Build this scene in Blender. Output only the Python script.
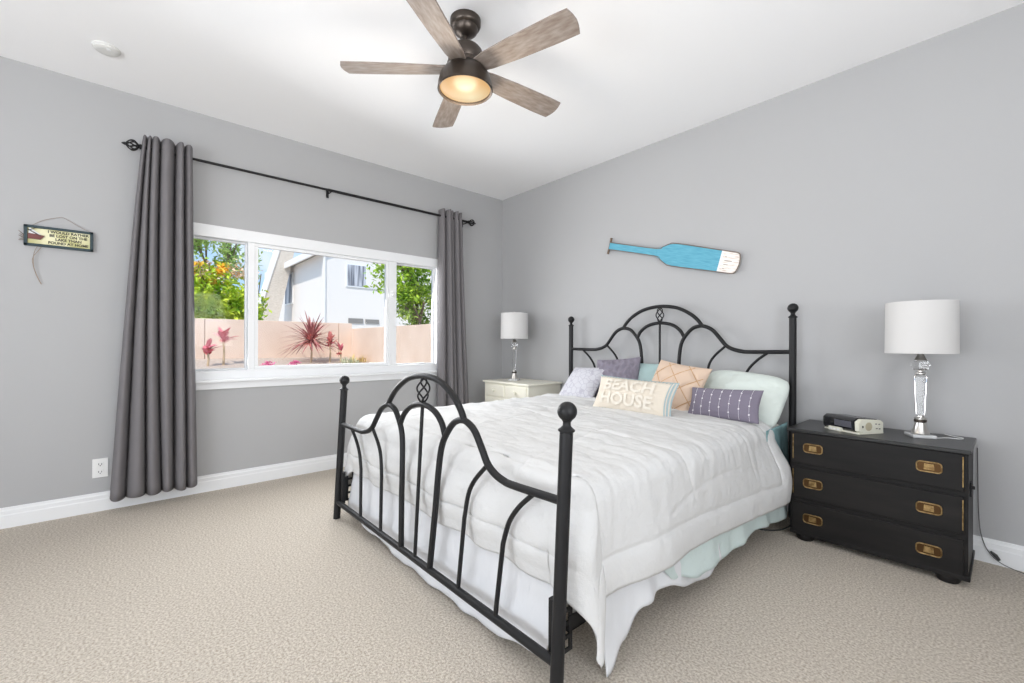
import bpy, bmesh, math, random
from mathutils import Vector, Matrix, noise
S = bpy.context.scene
for _o in list(bpy.data.objects): bpy.data.objects.remove(_o)
PI = math.pi
H = 2.708

# ------------------------------------------------------------------ camera
yaw, roll = 2.4202, 0.0039
F = Vector((math.cos(yaw), math.sin(yaw), 0)); R0 = Vector((math.sin(yaw), -math.cos(yaw), 0)); U0 = Vector((0, 0, 1))
Rv = R0*math.cos(roll)+U0*math.sin(roll); Uv = U0*math.cos(roll)-R0*math.sin(roll)
cam = bpy.data.cameras.new('camera'); cam.sensor_width = 36; cam.lens = 36*437.07/1024
cam.shift_y = 2.6/1024; cam.clip_start = .05; cam.clip_end = 300
co = bpy.data.objects.new('camera', cam); S.collection.objects.link(co); S.camera = co
M = Matrix((Rv, Uv, -F)).transposed().to_4x4(); M.translation = Vector((3.819, -3.2071, 1.07)); co.matrix_world = M

# ------------------------------------------------------------------ view, sky, sun, daylight, fill lights
S.view_settings.view_transform = 'Standard'; S.view_settings.look = 'None'
S.view_settings.exposure = 0.20; S.view_settings.gamma = 1; S.view_settings.use_curve_mapping = False
try:
    S.cycles.use_denoising = True; S.cycles.max_bounces = 12; S.cycles.diffuse_bounces = 6
    S.cycles.transparent_max_bounces = 16; S.cycles.transmission_bounces = 10; S.cycles.sample_clamp_indirect = 6
    S.cycles.caustics_reflective = False; S.cycles.caustics_refractive = False
except Exception: pass
W = bpy.data.worlds.new('sky'); S.world = W; W.use_nodes = True
nt = W.node_tree; nt.nodes.clear()
wo = nt.nodes.new('ShaderNodeOutputWorld'); bg = nt.nodes.new('ShaderNodeBackground')
tc = nt.nodes.new('ShaderNodeTexCoord'); nz = nt.nodes.new('ShaderNodeTexNoise'); rp = nt.nodes.new('ShaderNodeValToRGB')
nz.inputs['Scale'].default_value = 5; nz.inputs['Detail'].default_value = 5
rp.color_ramp.elements[0].position = .50; rp.color_ramp.elements[0].color = (.46, .69, 1.0, 1)
rp.color_ramp.elements[1].position = .74; rp.color_ramp.elements[1].color = (1.0, 1.0, 1.0, 1)
nt.links.new(tc.outputs['Generated'], nz.inputs['Vector']); nt.links.new(nz.outputs['Fac'], rp.inputs['Fac'])
nt.links.new(rp.outputs['Color'], bg.inputs['Color']); bg.inputs['Strength'].default_value = 1.0
nt.links.new(bg.outputs[0], wo.inputs[0])

def lamp(name, kind, loc, energy, color=(1, 1, 1), direction=None, size=None, spread=None):
    l = bpy.data.lights.new(name, kind); l.energy = energy; l.color = color
    o = bpy.data.objects.new(name, l); S.collection.objects.link(o); o.location = loc
    if direction: o.rotation_euler = Vector(direction).to_track_quat('-Z', 'Y').to_euler()
    if kind == 'AREA': l.shape = 'RECTANGLE'; l.size, l.size_y = size
    if spread: l.spread = math.radians(spread)
    return o
sun = lamp('sun', 'SUN', (8, -4, 12), 3.0, (1.0, .93, .83), (-.44, .48, -.76)); sun.data.angle = .02
lamp('daylight_bed_window', 'AREA', (.012, -1.87, 1.37), 33, (.98, .99, 1.0), (1, .12, -.24), (2.0, .95), 150)
lamp('fill_light_rear', 'AREA', (3.2, -6.28, 1.15), 122, (.99, .993, 1.0), (-.1, 1, 1.0), (3.2, 2.0))  # added fill in an invented rear doorway, aimed up to brighten the ceiling
lamp('fill_light_side', 'AREA', (5.33, -2.7, 1.5), 56, (.99, .993, 1.0), (-1, .15, .75), (1.7, 1.2))  # added fill in an invented side window, brightens bedside and left wall

# ------------------------------------------------------------------ helpers: materials
def mat(name, col, rough=.5, metal=0., spec=.5, **kw):
    m = bpy.data.materials.new(name); m.use_nodes = True
    b = m.node_tree.nodes['Principled BSDF']
    b.inputs['Base Color'].default_value = (*col, 1); b.inputs['Roughness'].default_value = rough
    b.inputs['Metallic'].default_value = metal; b.inputs['Specular IOR Level'].default_value = spec
    for k, v in kw.items(): b.inputs[k].default_value = v
    return m
def nodes(m): return m.node_tree.nodes, m.node_tree.links, m.node_tree.nodes['Principled BSDF']
def coords(m, kind='Object', scale=None):
    N, L, b = nodes(m); t = N.new('ShaderNodeTexCoord')
    if scale is None: return t.outputs[kind]
    mp = N.new('ShaderNodeMapping'); mp.inputs['Scale'].default_value = scale
    L.new(t.outputs[kind], mp.inputs['Vector']); return mp.outputs[0]
def vary(m, c1, c2, scale, vscale=None, lo=.35, hi=.65, detail=3, kind='Object'):
    N, L, b = nodes(m); n = N.new('ShaderNodeTexNoise'); n.inputs['Scale'].default_value = scale; n.inputs['Detail'].default_value = detail
    L.new(coords(m, kind, vscale), n.inputs['Vector'])
    r = N.new('ShaderNodeValToRGB'); r.color_ramp.elements[0].position = lo; r.color_ramp.elements[1].position = hi
    r.color_ramp.elements[0].color = (*c1, 1); r.color_ramp.elements[1].color = (*c2, 1)
    L.new(n.outputs['Fac'], r.inputs['Fac']); L.new(r.outputs['Color'], b.inputs['Base Color']); return r
def bump(m, scale, strength=.3, dist=.01, vscale=None, detail=3, kind='Object'):
    N, L, b = nodes(m); n = N.new('ShaderNodeTexNoise'); n.inputs['Scale'].default_value = scale; n.inputs['Detail'].default_value = detail
    L.new(coords(m, kind, vscale), n.inputs['Vector'])
    bp = N.new('ShaderNodeBump'); bp.inputs['Strength'].default_value = strength; bp.inputs['Distance'].default_value = dist
    L.new(n.outputs['Fac'], bp.inputs['Height'])
    if b.inputs['Normal'].is_linked: L.new(b.inputs['Normal'].links[0].from_socket, bp.inputs['Normal'])
    L.new(bp.outputs[0], b.inputs['Normal']); return bp

WALL = mat('wall_paint', (.424, .425, .430), .85, spec=.25); bump(WALL, 220, .06, .003)
CEIL = mat('ceiling_paint', (.90, .90, .905), .9, spec=.2); bump(CEIL, 150, .05, .003)
TRIM = mat('white_trim_paint', (.80, .81, .82), .4)
VINYL = mat('white_vinyl', (.82, .83, .84), .35)
CARPET = mat('beige_carpet', (.55, .49, .42), .95, spec=.1)
vary(CARPET, (.430, .373, .307), (.700, .642, .562), 120, lo=.36, hi=.64, detail=6)
bump(CARPET, 170, .7, .010, (1, 1.9, 1), detail=4); bump(CARPET, 7, .25, .02)
BLACK = mat('black_powder_coated_metal', (.011, .011, .012), .48, spec=.3)
CURT = mat('grey_curtain_fabric', (.185, .176, .182), .85, spec=.2); bump(CURT, 900, .15, .002)
WHITE_CLOTH = mat('white_cotton', (.635, .635, .63), .85, spec=.2); bump(WHITE_CLOTH, 28, .25, .02, detail=6); bump(WHITE_CLOTH, 260, .25, .003)
SKIRT = mat('white_thin_cotton', (.70, .71, .73), .85, spec=.2); bump(SKIRT, 18, .3, .02, (1, 1, .25))
AQUA = mat('pale_aqua_sheet', (.58, .67, .655), .8, spec=.2); bump(AQUA, 20, .35, .02)
TEAL = mat('teal_sheet', (.24, .40, .42), .8, spec=.2); bump(TEAL, 20, .35, .02)
CREAM = mat('cream_lacquer', (.78, .76, .66), .35)
BLKWOOD = mat('worn_black_paint', (.010, .0095, .0095), .45, spec=.22); vary(BLKWOOD, (.007, .0065, .0065), (.018, .016, .015), 3, (1, 1, 6), .3, .75)
BLKTOP = mat('black_dresser_top', (.018, .018, .018), .30, spec=.4)
BRASS = mat('aged_brass', (.42, .29, .13), .36, 1.0); vary(BRASS, (.22, .14, .06), (.50, .35, .16), 60)
BRASSD = mat('dark_brass', (.10, .055, .025), .4, 1.0)
SHADE = mat('white_linen_shade', (.62, .61, .60), .9, spec=.1); bump(SHADE, 500, .15, .002, (1, 1, .3))
NICKEL = mat('brushed_nickel', (.62, .60, .57), .28, 1.0)
CRYSTAL = mat('clear_crystal', (1, 1, 1), .02, spec=.5); nodes(CRYSTAL)[2].inputs['Transmission Weight'].default_value = 1.0; nodes(CRYSTAL)[2].inputs['IOR'].default_value = 1.47
ACRYL = mat('clear_acrylic', (.92, .93, .94), .06, spec=.7); nodes(ACRYL)[2].inputs['Transmission Weight'].default_value = .35
BRONZE = mat('dark_bronze_metal', (.085, .070, .060), .38, .85)
WEATHER = mat('weathered_wood_blade', (.4, .35, .3), .55)
vary(WEATHER, (.20, .15, .12), (.33, .285, .25), 16, (1.0, 4, 4), .3, .7, 8); bump(WEATHER, 20, .2, .003, (.6, 8, 8), 5)
OARBLUE = mat('turquoise_painted_wood', (.08, .36, .50), .55); vary(OARBLUE, (.065, .30, .43), (.13, .42, .54), 12, (1, 1, 14), .3, .7, 5)
OARWHITE = mat('distressed_white_paint', (.8, .74, .68), .6); vary(OARWHITE, (.58, .47, .40), (.84, .79, .74), 18, (1, 1, 6), .32, .5, 5)
RAWWOOD = mat('brown_wood', (.16, .11, .075), .6); vary(RAWWOOD, (.12, .08, .05), (.22, .15, .1), 20)
DARKEDGE = mat('dark_wood_edge', (.20, .15, .115), .6)
GLASS = bpy.data.materials.new('window_glass'); GLASS.use_nodes = True
_n = GLASS.node_tree; _n.nodes.clear()
_o = _n.nodes.new('ShaderNodeOutputMaterial'); _mx = _n.nodes.new('ShaderNodeMixShader'); _t = _n.nodes.new('ShaderNodeBsdfTransparent')
_g = _n.nodes.new('ShaderNodeBsdfGlossy'); _g.inputs['Roughness'].default_value = .02; _f = _n.nodes.new('ShaderNodeFresnel'); _f.inputs[0].default_value = 1.16
_n.links.new(_f.outputs[0], _mx.inputs[0]); _n.links.new(_t.outputs[0], _mx.inputs[1]); _n.links.new(_g.outputs[0], _mx.inputs[2]); _n.links.new(_mx.outputs[0], _o.inputs[0])

# ------------------------------------------------------------------ helpers: geometry
def new(): return bmesh.new()
def obj(name, bm, m, parent=None, smooth=None, loc=None):
    me = bpy.data.meshes.new(name)
    bmesh.ops.recalc_face_normals(bm, faces=bm.faces[:])
    bm.to_mesh(me); bm.free()
    for x in (m if isinstance(m, (list, tuple)) else [m]): me.materials.append(x)
    if smooth is not None:
        me.polygons.foreach_set('use_smooth', [True]*len(me.polygons))
        if smooth < 180: me.set_sharp_from_angle(angle=math.radians(smooth))
    o = bpy.data.objects.new(name, me); S.collection.objects.link(o)
    if parent: o.parent = parent
    if loc: o.location = loc
    return o
def tag(o, label, cat, group=None, kind=None):
    o['label'] = label; o['category'] = cat
    if group: o['group'] = group
    if kind: o['kind'] = kind
    return o
def thing(name, label, cat, loc=(0, 0, 0), rz=0, group=None):
    o = bpy.data.objects.new(name, None); S.collection.objects.link(o); o.empty_display_size = .1
    o.location = loc; o.rotation_euler = (0, 0, rz)
    return tag(o, label, cat, group)
def struct(name, bm, m, parent=None, smooth=None):
    o = obj(name, bm, m, parent, smooth)
    if not parent: o['kind'] = 'structure'
    return o
def box(bm, x0, x1, y0, y1, z0, z1, bev=0, seg=2, mi=0):
    vs = [bm.verts.new((x, y, z)) for x in (x0, x1) for y in (y0, y1) for z in (z0, z1)]
    fs = [bm.faces.new([vs[i] for i in q]) for q in ((0, 1, 3, 2), (4, 6, 7, 5), (0, 4, 5, 1), (2, 3, 7, 6), (0, 2, 6, 4), (1, 5, 7, 3))]
    for f in fs: f.material_index = mi
    if bev:
        es = list({e for f in fs for e in f.edges})
        bmesh.ops.bevel(bm, geom=es, offset=bev, segments=seg, affect='EDGES', profile=.5)
    return bm
def tube(bm, pts, r, n=10, closed=False, cap=True):
    pts = [Vector(p) for p in pts]; k = len(pts); rings = []; prev = None
    for i, p in enumerate(pts):
        a = pts[i-1] if (i > 0 or closed) else p; b = pts[(i+1) % k] if (i < k-1 or closed) else p
        t = (b-a).normalized()
        if prev is None:
            u = t.orthogonal().normalized()
        else:
            u = (prev-t*prev.dot(t)); u = u.normalized() if u.length > 1e-6 else t.orthogonal().normalized()
        prev = u; v = t.cross(u); rr = r[i] if isinstance(r, (list, tuple)) else r
        rings.append([bm.verts.new(p+(u*math.cos(2*PI*j/n)+v*math.sin(2*PI*j/n))*rr) for j in range(n)])
    for i in range(k if closed else k-1):
        A, B = rings[i], rings[(i+1) % k]
        for j in range(n): bm.faces.new((A[j], A[(j+1) % n], B[(j+1) % n], B[j]))
    if cap and not closed:
        bm.faces.new(rings[0]); bm.faces.new(rings[-1])
    return bm
def lathe(bm, prof, n=32, c=(0, 0, 0), axis='z', cap=True):
    rings = []
    for r, h in prof:
        ring = []
        for j in range(n):
            a = 2*PI*j/n; x, y = max(r, 1e-4)*math.cos(a), max(r, 1e-4)*math.sin(a)
            p = {'z': (x, y, h), 'y': (x, h, y), 'x': (h, x, y)}[axis]
            ring.append(bm.verts.new((p[0]+c[0], p[1]+c[1], p[2]+c[2])))
        rings.append(ring)
    for A, B in zip(rings, rings[1:]):
        for j in range(n): bm.faces.new((A[j], A[(j+1) % n], B[(j+1) % n], B[j]))
    if cap: bm.faces.new(rings[0]); bm.faces.new(rings[-1])
    return bm
def sphere(bm, c, r, seg=20, sc=(1, 1, 1)):
    bmesh.ops.create_uvsphere(bm, u_segments=seg, v_segments=seg//2, radius=r, matrix=Matrix.Translation(c) @ Matrix.Diagonal((*sc, 1)))
    return bm
def prism(bm, poly, h0, h1, axis='z', bev=0):
    def P(a, b, h): return {'z': (a, b, h), 'y': (a, h, b), 'x': (h, a, b)}[axis]
    A = [bm.verts.new(P(a, b, h0)) for a, b in poly]; B = [bm.verts.new(P(a, b, h1)) for a, b in poly]
    k = len(poly); fs = [bm.faces.new(A), bm.faces.new(B[::-1])]
    for i in range(k): fs.append(bm.faces.new((A[i], B[i], B[(i+1) % k], A[(i+1) % k])))
    if bev:
        es = list({e for f in fs[:2] for e in f.edges}); bmesh.ops.bevel(bm, geom=es, offset=bev, segments=2, affect='EDGES')
    return bm
def grid(bm, nu, nv, fn):
    V = [[bm.verts.new(fn(i/nu, j/nv)) for j in range(nv+1)] for i in range(nu+1)]
    for i in range(nu):
        for j in range(nv): bm.faces.new((V[i][j], V[i+1][j], V[i+1][j+1], V[i][j+1]))
    return bm
def catmull(pts, n=8):
    P = [Vector(p) for p in pts]; P = [P[0]*2-P[1]]+P+[P[-1]*2-P[-2]]; out = []
    for i in range(1, len(P)-2):
        a, b, c, d = P[i-1:i+3]
        for k in range(n):
            t = k/n; out.append(.5*((2*b)+(c-a)*t+(2*a-5*b+4*c-d)*t*t+(3*b-a-3*c+d)*t**3))
    return out+[P[-2]]
def nse(x, y, z=0): return noise.noise(Vector((x, y, z)))
def solid(o, t, off=-1):
    m = o.modifiers.new('thickness', 'SOLIDIFY'); m.thickness = t; m.offset = off; return o
def text_bm(body, size, font_thick=0):
    cu = bpy.data.curves.new('writing', 'FONT'); cu.body = body; cu.size = size; cu.align_x = 'CENTER'; cu.align_y = 'CENTER'; cu.offset = font_thick
    cu.resolution_u = 3
    o = bpy.data.objects.new('writing', cu); S.collection.objects.link(o)
    dg = bpy.context.evaluated_depsgraph_get(); me = bpy.data.meshes.new_from_object(o.evaluated_get(dg))
    bm = bmesh.new(); bm.from_mesh(me); bpy.data.objects.remove(o); bpy.data.meshes.remove(me); bpy.data.curves.remove(cu)
    bmesh.ops.triangulate(bm, faces=bm.faces[:]); return bm
def smooth01(x): x = max(0, min(1, x)); return x*x*(3-2*x)

# ------------------------------------------------------------------ room shell
RX, RY = 5.2, -6.2      # far walls behind the camera
b = new(); box(b, -.15, RX+.15, RY-.15, .15, -.06, 0); struct('floor', b, CARPET)
b = new(); box(b, -.6, RX+1.1, RY-1.1, .5, H, H+.12); struct('ceiling', b, CEIL)  # slab extended as unseen eaves that keep sun out of the rear openings
WY0, WY1, WZ0, WZ1 = -2.98, -.78, .80, 1.925      # bed window opening
b = new(); box(b, -.15, 0, RY, WY0, 0, H); box(b, -.15, 0, WY1, .15, 0, H); box(b, -.15, 0, WY0, WY1, 0, WZ0); box(b, -.15, 0, WY0, WY1, WZ1, H); struct('wall_left', b, WALL)
b = new(); box(b, 0, RX, 0, .15, 0, H); struct('wall_back', b, WALL)
b = new(); box(b, RX, RX+.15, RY, -3.6, 0, H); box(b, RX, RX+.15, -1.8, .15, 0, H); box(b, RX, RX+.15, -3.6, -1.8, 0, .9); box(b, RX, RX+.15, -3.6, -1.8, 2.1, H); struct('wall_right', b, WALL)
b = new(); box(b, -.15, 1.5, RY-.15, RY, 0, H); box(b, 4.9, RX+.15, RY-.15, RY, 0, H); box(b, 1.5, 4.9, RY-.15, RY, 2.15, H); struct('wall_front', b, WALL)
def baseboard(name, pts_fn, L0, L1):
    prof = [(0, 0), (.016, 0), (.016, .072), (.013, .078), (.013, .098), (.009, .104), (.007, .117), (0, .117)]
    b = new(); A = [b.verts.new(pts_fn(L0, d, z)) for d, z in prof]; B = [b.verts.new(pts_fn(L1, d, z)) for d, z in prof]
    k = len(prof)
    for i in range(k): b.faces.new((A[i], A[(i+1) % k], B[(i+1) % k], B[i]))
    b.faces.new(A); b.faces.new(B); return struct(name, b, TRIM)
baseboard('baseboard_left', lambda l, d, z: (d, l, z), RY, 0)
baseboard('baseboard_back', lambda l, d, z: (l, -d, z), 0, RX)
baseboard('baseboard_right', lambda l, d, z: (RX-d, l, z), RY, 0)
# bed window: frame, three lights, panes
b = new(); fx0, fx1 = -.10, .004
box(b, fx0, fx1, WY0, WY1, 1.838, WZ1, .004); box(b, fx0, fx1, WY0, WY1, WZ0, .868, .004)
box(b, fx0, fx1, WY0, WY0+.06, .868, 1.838); box(b, fx0, fx1, WY1-.085, WY1, .868, 1.838)
box(b, fx0, -.006, -2.520, -2.476, .868, 1.838); box(b, fx0, -.006, -1.376, -1.300, .868, 1.838)
win = struct('window_1', b, VINYL)
def sash(y0, y1, z0, z1, x, w, name='sash'):
    b = new(); box(b, x-.03, x, y0, y1, z0, z0+w, .003); box(b, x-.03, x, y0, y1, z1-w, z1, .003)
    box(b, x-.03, x, y0, y0+w, z0+w, z1-w, .003); box(b, x-.03, x, y1-w, y1, z0+w, z1-w, .003)
    o = obj(name, b, VINYL, win)
    g = new(); box(g, x-.018, x-.014, y0+w*.6, y1-w*.6, z0+w*.6, z1-w*.6); obj('pane', g, GLASS, o)
    return o
sash(-2.920, -2.520, .868, 1.838, -.05, .012)
sash(-2.476, -1.376, .868, 1.838, -.012, .026)
sash(-1.300, -.865, .868, 1.838, -.05, .012)
b = new(); box(b, -.02, .0, -1.349, -1.322, 1.50, 1.56, .004); box(b, 0, .008, -1.342, -1.329, 1.52, 1.538, .002); obj('latch', b, VINYL, win)
b = new(); box(b, -.02, .0, -2.518, -2.496, 1.29, 1.33, .003); obj('latch', b, VINYL, win)
b = new(); box(b, -.01, .052, WY0-.05, WY1+.05, .783, .803, .006); struct('trim_1', b, TRIM)
b = new(); box(b, -.002, .018, WY0-.02, WY1+.02, .733, .783, .004); struct('trim_2', b, TRIM)
# unseen window and door behind the camera, added for the fill lights
b = new()
for y0, y1 in ((-3.6, -3.54), (-2.73, -2.67), (-1.86, -1.8)): box(b, RX+.02, RX+.1, y0, y1, .9, 2.1)
box(b, RX+.02, RX+.1, -3.6, -1.8, .9, .96); box(b, RX+.02, RX+.1, -3.6, -1.8, 2.04, 2.1); struct('added_window', b, VINYL)
b = new()
for x0, x1 in ((1.5, 1.58), (3.16, 3.24), (4.82, 4.9)): box(b, x0, x1, RY-.1, RY-.02, 0, 2.15)
box(b, 1.5, 4.9, RY-.1, RY-.02, 0, .05); box(b, 1.5, 4.9, RY-.1, RY-.02, 2.08, 2.15); struct('added_door', b, VINYL)

# ------------------------------------------------------------------ outdoors
GRAVEL = mat('pale_gravel', (.62, .57, .52), .95); vary(GRAVEL, (.5, .45, .4), (.72, .68, .63), 40)
SOIL = mat('dusty_soil', (.50, .42, .36), .95); vary(SOIL, (.42, .34, .28), (.58, .50, .44), 30)
STUCCO = mat('peach_stucco', (.79, .62, .51), .9, spec=.2); vary(STUCCO, (.76, .59, .48), (.83, .67, .56), 1.5); bump(STUCCO, 60, .4, .02)
HOUSE = mat('white_stucco', (.79, .755, .725), .9, spec=.2); bump(HOUSE, 30, .3, .02)
FASCIA = mat('white_fascia', (.84, .82, .80), .6); ROOF = mat('tan_roof_shingle', (.62, .56, .49), .85); vary(ROOF, (.56, .50, .43), (.68, .62, .56), 8, (1, 1, 5))
DARKGLASS = mat('dark_house_glass', (.12, .13, .15), .1); BLIND = mat('grey_window_blind', (.42, .43, .47), .5); vary(BLIND, (.16, .17, .2), (.56, .57, .62), 3.2, (1, 4, .2), .4, .6, 1)
VENT = mat('grey_vent', (.24, .23, .22), .7)
b = new(); box(b, -40, -.15, -25, 25, -.16, -.1); struct('yard_ground', b, GRAVEL)
b = new()
for y0, y1 in ((-7, -2.085), (-2.075, .485), (.495, .8)): box(b, -6.7, -6.5, y0, y1, -.1, 1.545, .006)
tag(obj('garden_wall', b, STUCCO), 'long peach stucco garden wall at the back of the yard behind the red plants', 'wall', kind='thing')
b = new()
for x0, x1 in ((-6.5, -4.1), (-4.09, -2.2)): box(b, x0, x1, .8, 1.0, -.1, 1.42, .006)
tag(obj('garden_wall', b, STUCCO), 'lower peach stucco side wall below the tree in the right window pane', 'wall', kind='thing')
b = new(); prism(b, [(-6.5, -.1), (-5.2, -.1), (-5.2, .60), (-5.35, .64), (-6.5, .76)], -7, .8, 'y')
tag(obj('garden_bed', b, SOIL), 'raised pale gravel planting bed along the foot of the back garden wall', 'garden bed', kind='thing')
# neighbour house
hs = thing('house', 'white two storey stucco house beyond the garden wall', 'house', (-17.4, 3.65, -.1))
def hw(name, m, *args, parent=hs, bev=0):
    b = new(); box(b, *args, bev); return obj(name, b, m, parent)
hw('wall', HOUSE, -8.5, 0, 0, 9, 0, 5.42)
rf = new(); prism(rf, [(-.5, 5.24), (-.5, 5.42), (4.5, 7.6), (9.5, 5.42), (9.5, 5.24), (4.5, 7.4)], -9, .2, 'x'); rfo = obj('roof', rf, ROOF, hs)
hw('fascia', FASCIA, -9.05, .25, -.54, -.47, 5.2, 5.5, parent=rfo)
hw('drain_pipe', FASCIA, .0, .08, .0, .09, 0, 5.3)
w = hw('window', VINYL, -.02, .06, 1.07, 2.98, 3.93, 5.06); g = new(); box(g, .05, .075, 1.13, 2.02, 3.99, 5.0); obj('pane', g, BLIND, w)
g = new(); box(g, .05, .075, 2.08, 2.92, 3.99, 5.0); obj('pane', g, HOUSE, w)
w = hw('window', VINYL, -6.35, -4.85, -.05, .02, 3.35, 5.08); g = new(); box(g, -6.25, -4.95, -.07, -.04, 3.42, 5.0); obj('pane', g, BLIND, w)
hw('vent', VENT, 0, .05, 1.2, 1.92, 2.17, 2.40); hw('vent', VENT, 0, .05, 2.05, 2.75, 2.17, 2.38)
# steep roof wing on the far left of the house
b = new(); prism(b, [(3.05-3.65, 6.75), (3.75-3.65, 6.75), (2.78-3.65, 2.0), (1.72-3.65, 2.0)], -5.5, -4.6, 'x'); obj('roof_wing', b, ROOF, hs)
b = new(); prism(b, [(2.96-3.65, 6.75), (3.07-3.65, 6.75), (1.74-3.65, 2.0), (1.64-3.65, 2.0)], -5.55, -4.55, 'x'); obj('barge_board', b, FASCIA, hs)

def leafmat(name, c1, c2, scale=2.2):
    m = mat(name, c1, .55, spec=.3); vary(m, c1, c2, scale, lo=.35, hi=.65, detail=2)
    nodes(m)[2].inputs['Transmission Weight'].default_value = 0.0
    return m
def foliage(bm, rnd, c, rad, n, size, hollow=.35, mi=0, clumps=14):
    cl = []
    for _ in range(clumps):
        while 1:
            v = Vector((rnd.uniform(-1, 1), rnd.uniform(-1, 1), rnd.uniform(-1, 1)))
            if hollow < v.length < 1: break
        cl.append(v)
    for _ in range(n):
        k = rnd.choice(cl); d = Vector((rnd.gauss(0, 1), rnd.gauss(0, 1), rnd.gauss(0, 1)))*.17
        v = k+d; p = Vector(c)+Vector((v.x*rad[0], v.y*rad[1], v.z*rad[2]))
        s = size*rnd.uniform(.6, 1.3); q = Matrix.Rotation(rnd.uniform(0, 6.28), 3, 'Z') @ Matrix.Rotation(rnd.uniform(-1, 1), 3, 'X') @ Matrix.Rotation(rnd.uniform(-.9, .9), 3, 'Y')
        pts = [(0, -s, 0), (s*.42, -s*.1, s*.12), (0, s, -.1*s), (-s*.42, -s*.1, s*.12)]
        V = [bm.verts.new(p+q @ Vector(t)) for t in pts]
        f1 = bm.faces.new((V[0], V[1], V[2])); f2 = bm.faces.new((V[0], V[2], V[3])); f1.material_index = f2.material_index = mi
BARK = mat('grey_brown_bark', (.23, .17, .12), .9); bump(BARK, 20, .5, .02)
def plant(name, label, cat, base, height, blobs, mats, seed, trunk_r=.05, group=None):
    rnd = random.Random(seed); t = thing(name, label, cat, base, group=group); B = Vector(base)
    b = new()
    for c, rad, n, size, mi, clumps in blobs: foliage(b, rnd, Vector(c)-B, rad, n, size, .3, mi, clumps)
    obj('foliage', b, mats, t)
    b = new()
    for c, rad, n, size, mi, clumps in blobs:
        c = Vector(c)-B; tube(b, catmull([(0, 0, 0), (c.x*.2, c.y*.2, max(.3, c.z*.5)), (c.x*.7, c.y*.7, c.z*.8), (c.x, c.y, c.z+rad[2]*.4)], 5), [trunk_r*(1-.75*i/15) for i in range(16)], 7)
        for k in range(4):
            a = rnd.uniform(0, 6.28); tube(b, [c*.85, c+Vector((math.cos(a)*rad[0]*.5, math.sin(a)*rad[1]*.5, rnd.uniform(0, .5)*rad[2]))], trunk_r*.35, 5)
    obj('trunk', b, BARK, t, 60); return t
LG1 = leafmat('yellow_green_leaf', (.28, .48, .02), (.74, .80, .08), 3); LG2 = leafmat('pale_green_leaf', (.30, .45, .10), (.58, .70, .25)); LG3 = leafmat('orange_blossom', (.95, .50, .05), (1.0, .72, .10))
LG4 = leafmat('peach_blossom', (.85, .58, .42), (.95, .75, .60)); LG5 = leafmat('bright_green_leaf', (.20, .38, .03), (.56, .72, .08), 2.5); LG6 = leafmat('olive_leaf', (.30, .42, .08), (.50, .60, .16))
plant('flowering_bush', 'dense yellow-green bush with orange and peach blossom behind the back garden wall', 'bush', (-8.4, -1.55, -.1), 3,
      [((-8.3, -2.10, 1.95), (.9, 1.12, .75), 6500, .085, 0, 60), ((-8.2, -.98, 1.62), (.4, .22, .30), 300, .07, 0, 10), ((-8.3, -1.95, 2.66), (.4, .45, .32), 420, .075, 1, 6), ((-8.4, -1.75, 2.72), (.5, 1.0, .35), 420, .06, 2, 10)], [LG1, LG3, LG4], 3)
plant('tall_tree', 'tall airy pale green tree above the orange blossom in the left window pane', 'tree', (-11.2, -1.4, -.1), 4,
      [((-11.4, -1.55, 3.95), (.8, .9, .6), 1000, .09, 0, 12), ((-11, -.95, 3.7), (.6, .42, 1.1), 700, .085, 0, 12), ((-11.2, -1.6, 3.2), (.6, .9, .5), 330, .08, 0, 10)], [LG2], 5, .06)
plant('slender_tree', 'slender pale green tree left of the white house seen beside the window mullion', 'tree', (-10.5, -.35, -.1), 3,
      [((-10.5, -.42, 2.5), (.4, .22, 1.2), 420, .075, 0, 14)], [LG2], 8, .04)
plant('garden_tree', 'bright green leafy tree above the side wall in the right window pane', 'tree', (-7.0, 2.8, -.1), 4,
      [((-6.9, 2.75, 2.95), (1.1, 1.3, .85), 3600, .085, 0, 36), ((-6.6, 2.7, 2.0), (.9, .9, .55), 1500, .075, 1, 16), ((-8.6, 3.1, 3.9), (.7, .8, .5), 700, .085, 0, 8)], [LG5, LG6], 11, .09)
# red plants
REDL = leafmat('dark_red_blade', (.30, .09, .09), (.58, .25, .23), 6); REDC = leafmat('coral_red_leaf', (.62, .17, .16), (.85, .34, .30), 5); PINKL = leafmat('pink_red_leaf', (.56, .11, .16), (.80, .26, .30), 6)
STEM = mat('pale_brown_stem', (.55, .42, .28), .8)
def blade(bm, base, d, L, w, droop, n=7, mi=0):
    d = Vector(d).normalized(); side = d.cross(Vector((0, 0, 1))); side = side.normalized() if side.length > .05 else Vector((1, 0, 0)); up = side.cross(d); prev = None
    for i in range(n+1):
        t = i/n; p = Vector(base)+d*L*t+Vector((0, 0, -droop*L*t*t)); ww = w*max(.02, math.sin(PI*min(1, .12+t*.88))**.7)
        c = (bm.verts.new(p-side*ww+up*ww*.3), bm.verts.new(p), bm.verts.new(p+side*ww+up*ww*.3))
        if prev:
            for k in (0, 1):
                f = bm.faces.new((prev[k], prev[k+1], c[k+1], c[k])); f.material_index = mi
        prev = c
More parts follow.
